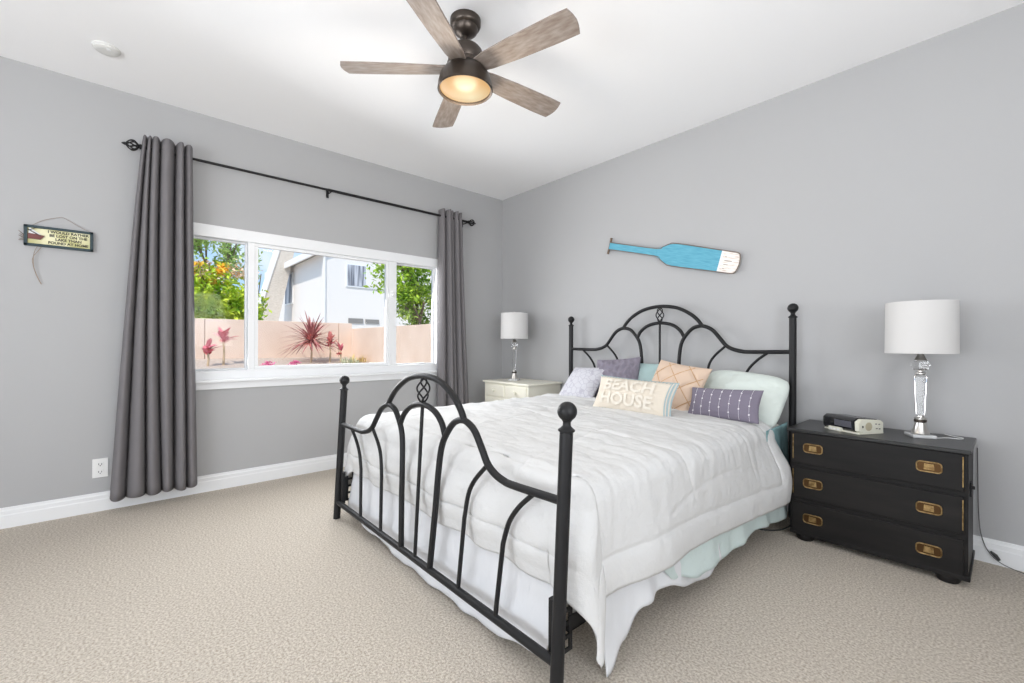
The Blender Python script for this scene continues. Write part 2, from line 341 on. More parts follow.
def spiky(name, label, loc, stem_h, n, L, w, mats, seed, elev=(.0, 1.4), core=0, droop=.25):
    rnd = random.Random(seed); t = thing(name, label, 'plant', loc); b = new()
    for k in range(n):
        a = rnd.uniform(0, 6.28); e = rnd.uniform(*elev)
        blade(b, (0, 0, stem_h+rnd.uniform(-.03, .1)), (math.cos(a)*math.cos(e), math.sin(a)*math.cos(e), math.sin(e)), L*rnd.uniform(.65, 1.1), w, droop*rnd.uniform(.3, 1.2), mi=0)
    for k in range(core):
        a = rnd.uniform(0, 6.28); e = rnd.uniform(-.5, 1.2)
        blade(b, (0, 0, stem_h+rnd.uniform(-.05, .08)), (math.cos(a)*math.cos(e), math.sin(a)*math.cos(e), math.sin(e)), L*.42, w*1.3, .15, mi=1)
    obj('leaves', b, mats, t)
    b = new(); tube(b, [(0, 0, -.03), (.01, .01, stem_h*.5), (0, 0, stem_h+.05)], [.02, .018, .014], 8); obj('stem', b, STEM, t, 60); return t
spiky('cordyline', 'large spiky dark red cordyline in front of the back garden wall', (-5.7, -.36, .70), .40, 120, .68, .015, [REDL, REDC], 2, (-.35, 1.35), 50, .30)
spiky('red_leaf_plant', 'small coral red plant just right of the spiky cordyline', (-5.65, .0, .68), .36, 12, .26, .035, [REDC, PINKL], 4, (.3, 1.4), 6)
spiky('red_leaf_plant', 'low crimson plant furthest right of the red plants by the garden wall', (-5.65, .22, .68), .2, 10, .22, .035, [PINKL, REDC], 6, (.4, 1.4), 5)
spiky('red_leaf_plant', 'tall crimson broad-leaved plant in the left window pane, the upper of the two', (-5.6, -1.9, .67), .44, 13, .30, .045, [PINKL, REDC], 9, (.15, 1.45), 5)
spiky('red_leaf_plant', 'low crimson broad-leaved plant in the left window pane nearest the grey curtain', (-5.55, -2.14, .67), .22, 12, .26, .04, [PINKL, REDC], 12, (.1, 1.3), 4)
OCHRE = leafmat('ochre_grass', (.62, .45, .18), (.75, .62, .3)); GGREEN = leafmat('grey_green_leaf', (.40, .45, .30), (.62, .62, .45)); PINKF = leafmat('magenta_blossom', (.75, .12, .35), (.9, .35, .5))
for i, (x, y, z, m, lab) in enumerate([(-5.5, .75-.2, .66, OCHRE, 'ochre grass tuft by the right window mullion at the foot of the wall'),
                                       (-5.35, .30, .64, GGREEN, 'grey-green ground plant right of the crimson plants on the gravel bed')]):
    rnd = random.Random(20+i); b = new()
    for k in range(60):
        a = rnd.uniform(0, 6.28); e = rnd.uniform(.4, 1.4); blade(b, (rnd.uniform(-.1, .1), rnd.uniform(-.18, .18), 0), (math.cos(a)*math.cos(e), math.sin(a)*math.cos(e), math.sin(e)), rnd.uniform(.12, .26), .01, .2)
    tag(obj('ground_plant', b, m, None, loc=(x, y, z)), lab, 'plant')
for x, y, lab in ((-5.3, -1.25, 'magenta flowering ground plant low beside the left window mullion'), (-5.3, -.78, 'magenta flowering ground plant at the lower left of the middle pane')):
    rnd = random.Random(int(-y*100)); b = new(); foliage(b, rnd, (0, 0, .05), (.07, .11, .05), 200, .022, 0, 0, 40); tag(obj('flowering_ground_plant', b, PINKF, None, loc=(x, y, .63)), lab, 'plant')

# ------------------------------------------------------------------ curtain rod and curtains
RODX, RODZ = .09, 2.342
rod = thing('curtain_rod', 'long thin black curtain rod with cage finials above the window', 'curtain rod', (RODX, -1.86, RODZ))
b = new(); tube(b, [(0, -1.28, 0), (0, 1.315, 0)], .0095, 12); obj('pole', b, BLACK, rod, 60)
b = new(); tube(b, [(0, -.1, 0), (0, 1.3, 0)], .0118, 12); obj('outer_tube', b, BLACK, rod, 60)
for s, y in ((-1, -1.28), (1, 1.315)):
    b = new(); lathe(b, [(.006, 0), (.016, 0), (.016, s*.012), (.008, s*.016)], 16, (0, y, 0), 'y')
    for k in range(8):
        a0 = 2*PI*k/8
        tube(b, [(.033*math.sin(PI*t)**.85*math.cos(a0+1.1*t), y+s*(.012+.07*t), .033*math.sin(PI*t)**.85*math.sin(a0+1.1*t)) for t in [i/12 for i in range(13)]], .0032, 6)
        tube(b, [(.033*math.sin(PI*t)**.85*math.cos(a0-1.1*t), y+s*(.012+.07*t), .033*math.sin(PI*t)**.85*math.sin(a0-1.1*t)) for t in [i/12 for i in range(13)]], .0032, 6)
    lathe(b, [(.009, s*.080), (.010, s*.086), (.003, s*.100)], 12, (0, y, 0), 'y'); obj('finial', b, BLACK, rod, 60)
for y in (-1.255, -.08, 1.30):
    b = new(); box(b, -.09, -.083, y-.011, y+.011, -.04, .03, .002); tube(b, [(-.085, y, -.012), (-.03, y, -.013), (0, y, -.013)], .005, 8)
    tube(b, [(.013*math.cos(a), y, .013*math.sin(a)) for a in [PI+i*PI/8 for i in range(9)]], .004, 6); obj('bracket', b, BLACK, rod, 60)
def curtain(label, yt, yb, z0, z1, ft, fbm, seed, ampt, ampb):
    rnd = random.Random(seed); nf = len(ft)-1; per = 26; b = new(); nv = 44
    dep = [rnd.uniform(.75, 1.15) for _ in range(nf)]; skew = [rnd.uniform(-.25, .25) for _ in range(nf)]; mid = [rnd.uniform(-.35, .35) for _ in range(nf+1)]
    def fn(u, v):
        f = 1-v; z = z0+(z1-z0)*v
        k = min(nf-1, int(u*nf)); q = u*nf-k
        B = [ft[i]+(fbm[i]-ft[i])*f**.9+(.02*mid[i]*math.sin(PI*f) if 0 < i < nf else 0) for i in (k, k+1)]
        w = B[0]+(B[1]-B[0])*q
        y0 = yt[0]+(yb[0]-yt[0])*f**.85; y1 = yt[1]+(yb[1]-yt[1])*f**1.25
        qq = q**(1+skew[k]) if skew[k] > 0 else 1-(1-q)**(1-skew[k])
        amp = (ampt+(ampb-ampt)*f)*dep[k]*min(1.0, .45+(B[1]-B[0])*3.2)
        arc = max(0, math.sin(PI*qq))**.85
        # fabric tucks back under itself beside each crevice
        tuck = (B[1]-B[0])*(y1-y0)*.07*math.sin(2*PI*q)*(1-arc*.3)
        pin = math.exp(-((z-RODZ)/.028)**2)
        x = .066+amp*arc*(1-.18*pin)+.012*f*nse(w*3+seed, 2.2*v, seed)+.003*nse(w*9, v*7, seed)
        zz = z+(.004*math.sin(w*17+seed) if v < .02 else 0)+(.012*arc if v > .985 else 0)
        return (x, y0+(y1-y0)*w-tuck, zz)
    grid(b, nf*per, nv, fn); o = obj('curtain', b, CURT, None, 180); solid(o, .003, 0); return tag(o, label, 'curtain')
curtain('grey curtain on the left of the window, beside the hanging sign', (-3.135, -2.872), (-3.288, -2.838), .082, 2.405, [0, .085, .17, .34, .64, .82, 1], [0, .165, .385, .57, .71, .86, 1], 3, .088, .098)
curtain('grey curtain on the right of the window, beside the room corner', (-.885, -.622), (-.900, -.500), .07, 2.40, [0, .24, .42, .60, .80, 1], [0, .27, .45, .60, .78, 1], 8, .070, .080)

# ------------------------------------------------------------------ ceiling fan
FZ = 2.455
fan = thing('ceiling_fan', 'dark bronze ceiling fan with five weathered wood blades and lit lamp', 'ceiling fan', (1.998, -1.927, H))
b = new(); lathe(b, [(.077, 0), (.077, -.025), (.072, -.036), (.062, -.041), (.058, -.060), (.042, -.074), (.026, -.080), (.020, -.083)], 40); obj('canopy', b, BRONZE, fan, 40)
b = new(); lathe(b, [(.012, -.07), (.012, -.150)], 20); lathe(b, [(.022, -.125), (.026, -.135), (.026, -.15)], 24); obj('downrod', b, BRONZE, fan, 40)
b = new(); lathe(b, [(.030, -.138), (.074, -.146), (.085, -.16), (.087, -.20), (.080, -.215), (.092, -.225), (.092, -.26), (.06, -.27)], 40); obj('motor_housing', b, BRONZE, fan, 40)
b = new(); lathe(b, [(.082, -.222), (.104, -.242), (.126, -.275), (.136, -.312), (.139, -.342), (.134, -.347), (.128, -.342), (.124, -.31), (.10, -.26), (.07, -.25)], 48, cap=False); obj('light_bowl', b, BRONZE, fan, 40, (0, 0, -.013))
LENS = mat('lit_frosted_lens', (1, .85, .6), .4); N_, L_, B_ = nodes(LENS)
_tc = coords(LENS); _len = N_.new('ShaderNodeVectorMath'); _len.operation = 'DISTANCE'; _len.inputs[1].default_value = (-.02, .05, -.35)
_r = N_.new('ShaderNodeValToRGB'); _r.color_ramp.elements[0].color = (1.0, .88, .58, 1); _r.color_ramp.elements[1].color = (.92, .54, .22, 1)
_r.color_ramp.elements[0].position = .01; _r.color_ramp.elements[1].position = .12
L_.new(_tc, _len.inputs[0]); L_.new(_len.outputs['Value'], _r.inputs['Fac']); L_.new(_r.outputs['Color'], B_.inputs['Emission Color']); B_.inputs['Emission Strength'].default_value = .66
B_.inputs['Base Color'].default_value = (.02, .016, .01, 1); B_.inputs['Specular IOR Level'].default_value = .2
b = new(); lathe(b, [(.001, -.352), (.04, -.351), (.08, -.346), (.115, -.339), (.127, -.333), (.127, -.328), (.001, -.328)], 48); obj('lamp_lens', b, LENS, fan, 40, (0, 0, -.013))
PITCH = -12
for k in range(5):
    a = math.radians(14.5+72*k)
    P = Matrix.Rotation(a, 4, 'Z') @ Matrix.Translation((0, 0, FZ-H)) @ Matrix.Rotation(math.radians(PITCH), 4, 'X')
    b = new(); out = [(.085, -.040), (.14, -.050), (.30, -.060), (.52, -.066), (.604, -.066), (.616, -.030), (.620, 0), (.616, .030), (.604, .066), (.50, .066), (.30, .061), (.14, .050), (.085, .041)]
    prism(b, out, -.0045, .0045, 'z', .0015); o = obj('blade', b, [WEATHER], fan); o.matrix_local = P
    b = new(); prism(b, [(.05, -.022), (.10, -.030), (.165, -.026), (.175, 0), (.165, .026), (.10, .030), (.05, .022)], .005, .013, 'z', .002)
    o2 = obj('blade_bracket', b, BRONZE, o)
# lit lamp of the fan
lp = lamp('fan_lamp_light', 'POINT', (1.998, -1.927, H-.45), 8.0, (1.0, .86, .70)); lp.data.shadow_soft_size = .10

# ------------------------------------------------------------------ smoke detector
t = thing('smoke_detector', 'round white smoke detector on the ceiling near the left wall', 'smoke detector', (.50, -3.30, H))
DET = mat('detector_plastic', (.70, .70, .68), .45)
b = new(); lathe(b, [(.060, 0), (.060, -.007), (.057, -.009)], 40); obj('base', b, DET, t, 40)
b = new(); lathe(b, [(.055, -.008), (.055, -.014), (.049, -.019), (.03, -.021), (.001, -.022)], 40); obj('cover', b, DET, t, 40)
b = new(); lathe(b, [(.010, -.020), (.010, -.023), (.001, -.024)], 20, (.03, .01, 0)); obj('test_button', b, TRIM, t, 40)

# ------------------------------------------------------------------ hanging sign on the left wall
NAVY = mat('dark_teal_painted_wood', (.022, .045, .055), .55); PAPER = mat('aged_cream_panel', (.72, .70, .42), .6); vary(PAPER, (.50, .48, .20), (.80, .77, .52), 9)
INK = mat('black_ink', (.02, .02, .02), .7); CORD = mat('brown_twine', (.30, .24, .19), .9); MAROON = mat('maroon_paint', (.16, .05, .045), .6)
sg = thing('hanging_sign', 'small rectangular wooden sign with black lettering hanging from a cord', 'sign', (0, -3.518, 1.70))
sw, sh = .147, .061
b = new(); box(b, .004, .020, -sw, sw, -sh, -sh+.015, .002); box(b, .004, .020, -sw, sw, sh-.015, sh, .002); box(b, .004, .020, -sw, -sw+.015, -sh, sh, .002); box(b, .004, .020, sw-.015, sw, -sh, sh, .002)
fr = obj('frame', b, NAVY, sg); fr.rotation_euler = (math.radians(0), 0, 0)
b = new(); box(b, .004, .012, -sw+.012, sw-.012, -sh+.012, sh-.012); obj('panel', b, PAPER, sg)
for i, line in enumerate(['I WOULD RATHER', 'BE LOST ON THE', 'LAKE THAN', 'FOUND AT HOME']):
    b = text_bm(line, .0212, .0007); bmesh.ops.transform(b, matrix=Matrix(((0, 0, 1, .0132), (1, 0, 0, .038), (0, 1, 0, .033-.0215*i), (0, 0, 0, 1))), verts=b.verts[:]); obj('lettering', b, INK, sg)
b = new(); tube(b, catmull([(.008, -.115, sh), (.006, -.07, .098), (.004, -.005, .128), (.004, .02, .128), (.006, .08, .09), (.008, .132, sh)], 5), .0013, 6); obj('cord', b, CORD, sg)
b = new(); prism(b, [(-.130, -.020), (-.130, .012), (-.085, .008), (-.062, .004), (-.080, -.020)], .013, .024, 'x', .002); obj('canoe', b, MAROON, sg)
b = new(); prism(b, [(-.128, .010), (-.124, .046), (-.074, .006), (-.088, .008)], .013, .018, 'x'); obj('tent', b, VINYL, sg)
b = new(); tube(b, [(.02, -.13, .034), (.022, -.078, .0)], .003, 6); tube(b, [(.02, -.125, .03), (.022, -.098, .046)], .002, 6); obj('pole', b, INK, sg, 60)
b = new()
for k in range(7): tube(b, [(.014, -.14, -.03+.004*k), (.03, -.165+.004*(k % 3), -.036+.009*k)], .0016, 5)
obj('twig_tuft', b, RAWWOOD, sg)
b = new(); tube(b, catmull([(.012, -.088, -sh+.01), (.014, -.105, -.10), (.012, -.108, -.17), (.010, -.095, -.23), (.008, -.075, -.285)], 5), .0015, 6)
tube(b, catmull([(.012, -.07, -sh+.01), (.014, -.09, -.09), (.013, -.112, -.14), (.010, -.10, -.22), (.008, -.078, -.282)], 5), .0015, 6); obj('tail_cord', b, CORD, sg)

# ------------------------------------------------------------------ outlet
GREYC = mat('grey_cord', (.10, .10, .10), .6); SLOT = mat('dark_slot', (.03, .03, .03), .6); IVORY = mat('white_plastic', (.82, .82, .81), .35)
t = thing('wall_outlet', 'white wall outlet above the baseboard left of the curtain', 'outlet', (0, -3.335, .272))
b = new(); box(b, 0, .006, -.037, .037, -.060, .060, .002); obj('plate', b, IVORY, t)
for dz in (-.024, .024):
    b = new(); box(b, .005, .009, -.017, .017, dz-.014, dz+.014, .004); o = obj('socket', b, IVORY, t)
    b = new(); box(b, .0088, .0095, -.009, -.006, dz-.004, dz+.007); box(b, .0088, .0095, .005, .008, dz-.004, dz+.006); box(b, .0088, .0095, -.003, .003, dz-.011, dz-.006); obj('slot', b, SLOT, o)

# ------------------------------------------------------------------ oar on the headboard wall
oar = thing('decorative_oar', 'turquoise wooden oar with a white tip mounted on the wall above the bed', 'oar', (2.013, -.022, 1.792))
oar.scale = (.968, 1, .97)
oar.rotation_euler = (0, math.radians(15.6), 0)
b = new(); prism(b, [(-.555, -.030), (-.10, -.026), (-.06, -.030), (-.06, .030), (-.10, .026), (-.555, .030)], -.011, .011, 'y', .004); obj('shaft', b, OARBLUE, oar, 40)
b = new(); prism(b, [(-.08, -.028), (-.02, -.048), (.04, -.078), (.10, -.088), (.475, -.076), (.475, .076), (.10, .088), (.04, .078), (-.02, .048), (-.08, .028)], -.010, .010, 'y', .003); obj('blade', b, OARBLUE, oar, 40)
b = new(); prism(b, [(.474, -.0765), (.585, -.072), (.605, -.05), (.613, 0), (.605, .05), (.585, .072), (.474, .0765)], -.011, .011, 'y', .003); obj('tip', b, OARWHITE, oar, 40)
b = new(); prism(b, [(.470, -.077), (.482, -.077), (.482, .077), (.470, .077)], -.0118, .0118, 'y'); obj('stripe', b, TRIM, oar)
b = new()
tube(b, catmull([(-.555, -.011, .031), (-.08, -.011, .030), (-.02, -.011, .050), (.04, -.011, .080), (.10, -.011, .090), (.474, -.011, .079), (.585, -.011, .074), (.606, -.011, .052), (.615, -.011, 0), (.606, -.011, -.052), (.585, -.011, -.074), (.474, -.011, -.079), (.10, -.011, -.090), (.04, -.011, -.080), (-.02, -.011, -.050), (-.08, -.011, -.030), (-.555, -.011, -.031)], 4), .0032, 6); obj('edge', b, DARKEDGE, oar, 60)
b = new(); tube(b, [(-.555, 0, -.072), (-.555, 0, -.03)], [.010, .009], 10); tube(b, [(-.555, 0, .03), (-.555, 0, .072)], [.009, .010], 10); tube(b, [(-.555, 0, -.03), (-.555, 0, .03)], .008, 10); obj('handle', b, RAWWOOD, oar, 60)
b = new()
for k in range(4): box(b, .505+.0, .515+.022*(k % 3), -.0122, -.0112, -.05+.028*k, -.046+.028*k)
obj('lettering', b, DARKEDGE, oar)

# ------------------------------------------------------------------ bed frame
BXC, PX = 2.020, .905
bed = thing('bed', 'black wrought iron bed frame with arched headboard and footboard', 'bed', (BXC, -1.15, 0))
def end_frame(name, y, zr, zbot, lean, ztop, zlow, wk=1.0, dx=0.0, yw=0.0, tilt=0.0, arc=0.0):
    """zr: height of the side rail of the scrollwork, zbot: bottom crossbar; y(z) = y + lean*z"""
    def P(u, z): return (u*wk+dx+arc*max(0, 1-(u/.905)**2), y+lean*z+1.15+yw*u, z+tilt*u)
    b = new(); r = .0135
    half = [(.905, 0), (.66, -.004), (.60, 0), (.545, .014), (.5, .040), (.46, .088), (.41, .145), (.36, .172), (.315, .178), (.26, .160), (.21, .110), (.18, .06), (.166, 0), (.157, -.10), (.150, -.22)]
    for s in (-1, 1):
        q = catmull([P(s*u, zr+z) for u, z in half], 5)+[Vector(P(s*.128, zbot))]
        tube(b, q, r, 12)
        tube(b, catmull([P(s*.498, zr+.035), P(s*.424, zr-.034), P(s*.386, zr-.095), P(s*.366, zr-.19)], 6)+[Vector(P(s*.345, zbot))], .0088, 10)
        tube(b, catmull([P(s*.765, zr-.006), P(s*.692, zr-.066), P(s*.641, zr-.13), P(s*.612, zr-.21)], 6)+[Vector(P(s*.585, zbot))], .0088, 10)
    tube(b, catmull([P(u, zr+z) for u, z in [(-.335, .176), (-.30, .222), (-.24, .272), (-.137, .321), (0, .339), (.137, .321), (.24, .272), (.30, .222), (.335, .176)]], 5), r, 12)
    tube(b, catmull([P(u, zr+z) for u, z in [(-.198, .098), (-.165, .150), (-.10, .193), (0, .211), (.10, .193), (.165, .150), (.198, .098)]], 5), r*.95, 12)
    tube(b, [P(0, zr+.21), P(0, zbot)], .0085, 10)
    tube(b, [P(-.905, zbot), P(.905, zbot)], .015, 12)
    root = obj(name, b, BLACK, bed, 60)
    b = new()
    for k in range(4):
        a0 = k*PI/2+.4
        pts = []
        for i in range(15):
            tt = i/14; rr = .026*math.sin(PI*tt)**.8+.003; a = a0+PI*tt*1.15
            q = P(rr*math.cos(a), zr+.215+.118*tt); pts.append((q[0], q[1]+rr*math.sin(a), q[2]))
        tube(b, pts, .0042, 7)
    sphere(b, P(0, zr+.220), .009); sphere(b, P(0, zr+.329), .009); obj('twisted_basket', b, BLACK, root, 60)
    for s in (-1, 1):
        b = new(); u = s*PX
        tube(b, [P(u, zlow), P(u, ztop-.075)], .0205, 20)
        ax = (Vector(P(u, ztop))-Vector(P(u, 0))).normalized()
        base = Vector(P(u, ztop-.075))
        for i, (rr, hh) in enumerate([(.0205, 0), (.0255, .001), (.0255, .007), (.018, .012), (.013, .020), (.012, .032), (.015, .036)]):
            pass
        prof = [(.0205, -.002), (.0255, .001), (.0258, .006), (.019, .011), (.0125, .018), (.0120, .028), (.016, .034)]
        q = new(); lathe(q, prof, 20); sphere(q, (0, 0, .060), .0300, 24)
        q.transform(Matrix.Translation(base) @ Vector((0, 0, 1)).rotation_difference(ax).to_matrix().to_4x4())
        me = bpy.data.meshes.new('tmp'); q.to_mesh(me); q.free(); b.from_mesh(me); bpy.data.meshes.remove(me)
        obj('post', b, BLACK, root, 50)
    return root
hb = end_frame('headboard', -.10, 1.028, .30, 0.0, 1.316, 0.0, 1.0, .006)
fb = end_frame('footboard', -2.250, .586, .112, .053, .870, 0.0, 1.015, .002, -.008, .014, .052)
for s in (-1, 1):
    b = new(); x = s*.872
    box(b, x-.018, x+.018, -2.165+1.15, -.13+1.15, .165, .170); box(b, x+s*.013, x+s*.018, -2.165+1.15, -.13+1.15, .165, .215); obj('side_rail', b, BLACK, bed)
    b = new(); box(b, x+s*.010, x+s*.016, -2.205+1.15, -2.185+1.15, .105, .285); box(b, x+s*.010, x+s*.016, -2.160+1.15, -2.146+1.15, .105, .285)
    for k in range(5): box(b, x+s*.010, x+s*.016, -2.186+1.15, -2.159+1.15, .105+.042*k, .117+.042*k)
    box(b, x-.008, x+.016, -2.232+1.15, -2.212+1.15, .10, .29, .002); obj('bracket', b, BLACK, bed)
for y in (-.55, -1.2, -1.8):
    b = new(); box(b, -.86, .86, y+1.15-.02, y+1.15+.02, .158, .165); tube(b, [(0, y+1.15, 0), (0, y+1.15, .16)], .014, 10); obj('slat_support', b, BLACK, bed)

# ------------------------------------------------------------------ mattress and box spring
X0, X1, YF, YH = BXC-.885, BXC+.885, -2.135, -.135
TICK = mat('mattress_ticking', (.78, .76, .72), .85)
b = new(); box(b, X0+.01, X1-.01, YF+.02, YH, .170, .37, .03, 3); tag(obj('box_spring', b, TICK, None, 40), 'beige box spring hidden under the mattress on the black bed frame', 'box spring')
b = new(); box(b, X0, X1, YF+.01, YH, .372, .592, .06, 4); tag(obj('mattress', b, TICK, None, 40), 'thick mattress under the white comforter', 'mattress')

# ------------------------------------------------------------------ comforter
def wrinkle(x, y, z, s=0):
    w = .0085*nse(x*2.6+s, y*5.5, z*3)+.0075*nse(x*5+3*s+.6*y, y*13+7+2*x, z*6)+.0040*nse(x*13+2*y, y*27+s-3*x, z*15)+.002*nse(x*30, y*48, z*30)
    return w
EX0, EX1, EY = X0-.015, X1+.015, YF-.005
TOP, RAD = .612, .075
OL, OF = .40, .285
YC = -.44            # head edge of the comforter
def comf(u, v):
    OR = .375-.055*smooth01((v-.1)/.7)+.03*smooth01((v-.80)/.2); OFv = OF+.03*smooth01((u-.86)/.14)
    s = -OL+(EX1-EX0+OL+OR)*u; t = (YC-EY+OFv)*v
    ex = max(0, s-(EX1-EX0-RAD)) if s > .8 else -max(0, RAD-s); ey = max(0, t-(YC-EY-RAD))
    side = 1 if ex >= 0 else -1; ax = abs(ex)
    r = math.hypot(ax, ey)
    bx = min(max(s, RAD), EX1-EX0-RAD)+EX0; by = YC-min(t, YC-EY-RAD)
    phi = math.atan2(ey, ax) if r > 0 else 0
    k = PI/2*RAD
    if r < k: hor, drop = RAD*math.sin(r/RAD), RAD*(1-math.cos(r/RAD))
    else: hor, drop = RAD, RAD+(r-k)
    d2 = max(0, drop-RAD)
    corner = math.sin(2*phi) if (ax > 0 and ey > 0) else 0
    w = phi/(PI/2)
    if side > 0: ph2 = PI/2*smooth01((w-.50)/.5)*.999 if corner else phi
    else: ph2 = phi
    yy = by
    flare = 0
    if w < .999:   # side drape
        flare += (.055 if side > 0 else .10)*min(1, d2/.35)**1.0*(1-w)
        flare += (.010+.018*d2)*math.sin(yy*7.5+1.3*math.sin(yy*3)+side)*min(1, d2/.2)*(1-w)
    if w > 0:
        flare += .012*math.sin(bx*16+2*math.sin(bx*5))*min(1, d2/.1)*w
        flare += .022*min(1, d2/.05)*w
        flare += .018*min(1, d2/.1)*math.sin(PI*min(1, d2/.2))*w
    cy_ = .045*smooth01(w/.5)*min(1, d2/.12) if (corner and side > 0) else 0
    flare += corner*d2*(.05 if side > 0 else .10)
    hor += flare
    x = bx+side*hor*math.cos(ph2); y = by-hor*math.sin(ph2); z = TOP-drop
    if side > 0 and corner: z -= .0*corner*d2; y -= cy_*(1-smooth01((w-.5)/.5)); x += .03*corner*d2
    # soft doming and sag
    inx = min(1, max(0, (bx-EX0)/.35))*min(1, max(0, (EX1-bx)/.35))
    if r == 0: z += .018*inx*(1-.4*smooth01((t-.2)/1.4)); 
    # puffy head-side flap on the right
    if side > 0 and t < .30 and d2 > 0: x += .055*(1-t/.30)*min(1, d2/.15)*math.sin(PI*min(1, .25+d2/.55)); 
    # quilting grooves: border seam and channels
    wv = wrinkle(x, y, z)*(1 if r < k else 1-.55*min(1, d2/.06))
    edge = min(s+OL, (EX1-EX0+OR)-s, (YC-EY+OFv)-t, t+.0)
    g = -.007*math.exp(-((edge-.105)/.009)**2)
    def ch(q, p): 
        m = abs((q/p) % 1-.5)*p; return m
    g += -.004*math.exp(-(ch(s+.12*math.sin(t*2.2), .58)/.010)**2)*(edge > .16)-.0045*math.exp(-(ch(t+.10*math.sin(s*3), .62)/.010)**2)*(edge > .16)
    g += .006*math.sin(PI*min(1, max(0, edge/.11)))*(edge < .115)
    dv = (wv+g)*(1-.85*corner)
    if r == 0: z += dv
    else:
        c, sn = math.cos(min(r, k)/RAD), math.sin(min(r, k)/RAD)
        z += dv*c; x += side*dv*sn*math.cos(ph2); y -= dv*sn*math.sin(ph2)
    lim = -2.205+.045*z
    if y < lim and x < 2.955: y = lim+(y-lim)*.1
    return (x, y, max(z, .035))
b = new(); grid(b, 230, 240, comf)
cf = obj('comforter', b, WHITE_CLOTH, None, 180)
cf.data.polygons[0].normal; solid(cf, .018, 1 if sum(p.normal.z for p in cf.data.polygons) > 0 else -1)
tag(cf, 'white quilted comforter spread over the bed and hanging at its sides', 'comforter')

# ------------------------------------------------------------------ sheet, skirts below the comforter
def hang(name, m, label, cat, p0, p1, ztop, zbot, outn, amp, n, seed, flare=.02, nu=120, thick=.003):
    p0, p1 = Vector(p0), Vector(p1); d = p1-p0; L = d.length
    b = new()
    def fn(u, v):
        zb = zbot(u) if callable(zbot) else zbot; zt = ztop(u) if callable(ztop) else ztop
        z = zt+(zb-zt)*v; p = p0+d*u
        o = amp*(.25+v)*math.sin(2*PI*n*u+1.7*math.sin(5*u+seed)+.8*v)+.4*amp*v*math.sin(2*PI*n*2.3*u+seed)+flare*v**1.5
        o += .004*nse(u*14+seed, v*5, 0)
        return (p.x+outn[0]*o, p.y+outn[1]*o, z)
    grid(b, nu, 24, fn); o = obj(name, b, m, None, 180); solid(o, thick, 0); return tag(o, label, cat)
def interp(pts):
    def f(u):
        for (a, va), (c, vc) in zip(pts, pts[1:]):
            if u <= c: return va+(vc-va)*smooth01((u-a)/(c-a))
        return pts[-1][1]
    return f
hang('bed_skirt', SKIRT, 'white bed skirt hanging behind the footboard bars', 'bed skirt', (X0+.02, -2.150, 0), (X1-.03, -2.156, 0), .36,
     interp([(0, .05), (.2, .03), (.42, .008), (.8, .012), (.9, .04), (.97, .055), (1, .13)]), (0, -1), .005, 6, 2, .045)
hang('sheet', AQUA, 'pale aqua sheet hanging below the comforter on the right side of the bed', 'sheet', (X1+.028, -.30, 0), (X1+.028, -1.72, 0), .42,
     interp([(0, .085), (.10, .085), (.35, .125), (.62, .105), (.80, .115), (.92, .16), (1, .23)]), (1, 0), .007, 4, 5, .04)
hang('valance', SKIRT, 'white valance corner hanging to the carpet at the right foot of the bed', 'valance', (X1+.020, -1.20, 0), (X1+.030, -2.06, 0), .40,
     interp([(0, .11), (.16, .066), (.30, .085), (.56, .155), (.74, .145), (.88, .075), (1, .012)]), (1, 0), .006, 3, 9, .035)
hang('fitted_sheet', TEAL, 'teal sheet edge at the head of the mattress beside the black dresser', 'sheet', (X1+.012, -.145, 0), (X1+.03, -.56, 0), .595,
     interp([(0, .24), (.5, .22), (1, .25)]), (1, 0), .006, 3, 4, .02, 50)

# ------------------------------------------------------------------ pillows
def pillow_z(a, c, t, n=2.2):
    return t*max(0, (1-abs(a)**n))**.55*max(0, (1-abs(c)**n))**.55
def pillow_outline(a, c, w, h, pinch=.06):
    return a*w/2*(1-pinch*(1-abs(c)**1.5)*abs(a)**2), c*h/2*(1-pinch*(1-abs(a)**1.5)*abs(c)**2)
def round_outline(a, c, w, h):
    return a*w/2*(1-.10*abs(c)**5), c*h/2*(1-.14*abs(a)**5)
def pillow(name, label, m, w, h, t, loc, lean, yaw_, roll_=0, detail=None, seed=0, cat='pillow', nu=56, wr=.004, sub=None):
    b = new()
    for sgn in (1, -1):
        def fn(u, v):
            a, c = 2*u-1, 2*v-1
            a = math.sin(a*PI/2)*.5+a*.5; c = math.sin(c*PI/2)*.5+c*.5
            x, y = (round_outline if name == 'sleeping_pillow' else pillow_outline)(a, c, w, h); z = pillow_z(a, c, t/2)
            z += (wr*nse(a*2.2+seed, c*2.2, sgn)+wr*.5*nse(a*6+seed, c*6, sgn*3))*min(1, 4*(1-abs(a)))*min(1, 4*(1-abs(c)))
            if detail: z += detail(a, c, x, y)*min(1, 5*(1-abs(a)))*min(1, 5*(1-abs(c)))
            return (x, y, sgn*z)
        grid(b, nu, nu, fn)
    bmesh.ops.remove_doubles(b, verts=b.verts[:], dist=.0006)
    o = obj(name, b, m, None, 180)
    l = math.radians(lean); up = Vector((0, math.sin(l), math.cos(l))); nrm = Vector((0, -math.cos(l), math.sin(l))); xx = Vector((1, 0, 0))
    Mx = Matrix((xx, up, nrm)).transposed().to_4x4()
    Mx = Matrix.Translation(loc) @ Matrix.Rotation(math.radians(yaw_), 4, 'Z') @ Mx @ Matrix.Rotation(math.radians(roll_), 4, 'Z')
    o.matrix_world = Mx
    tag(o, label, cat); return o
LILAC = mat('pale_lilac_embroidered', (.62, .62, .68), .8, spec=.2)
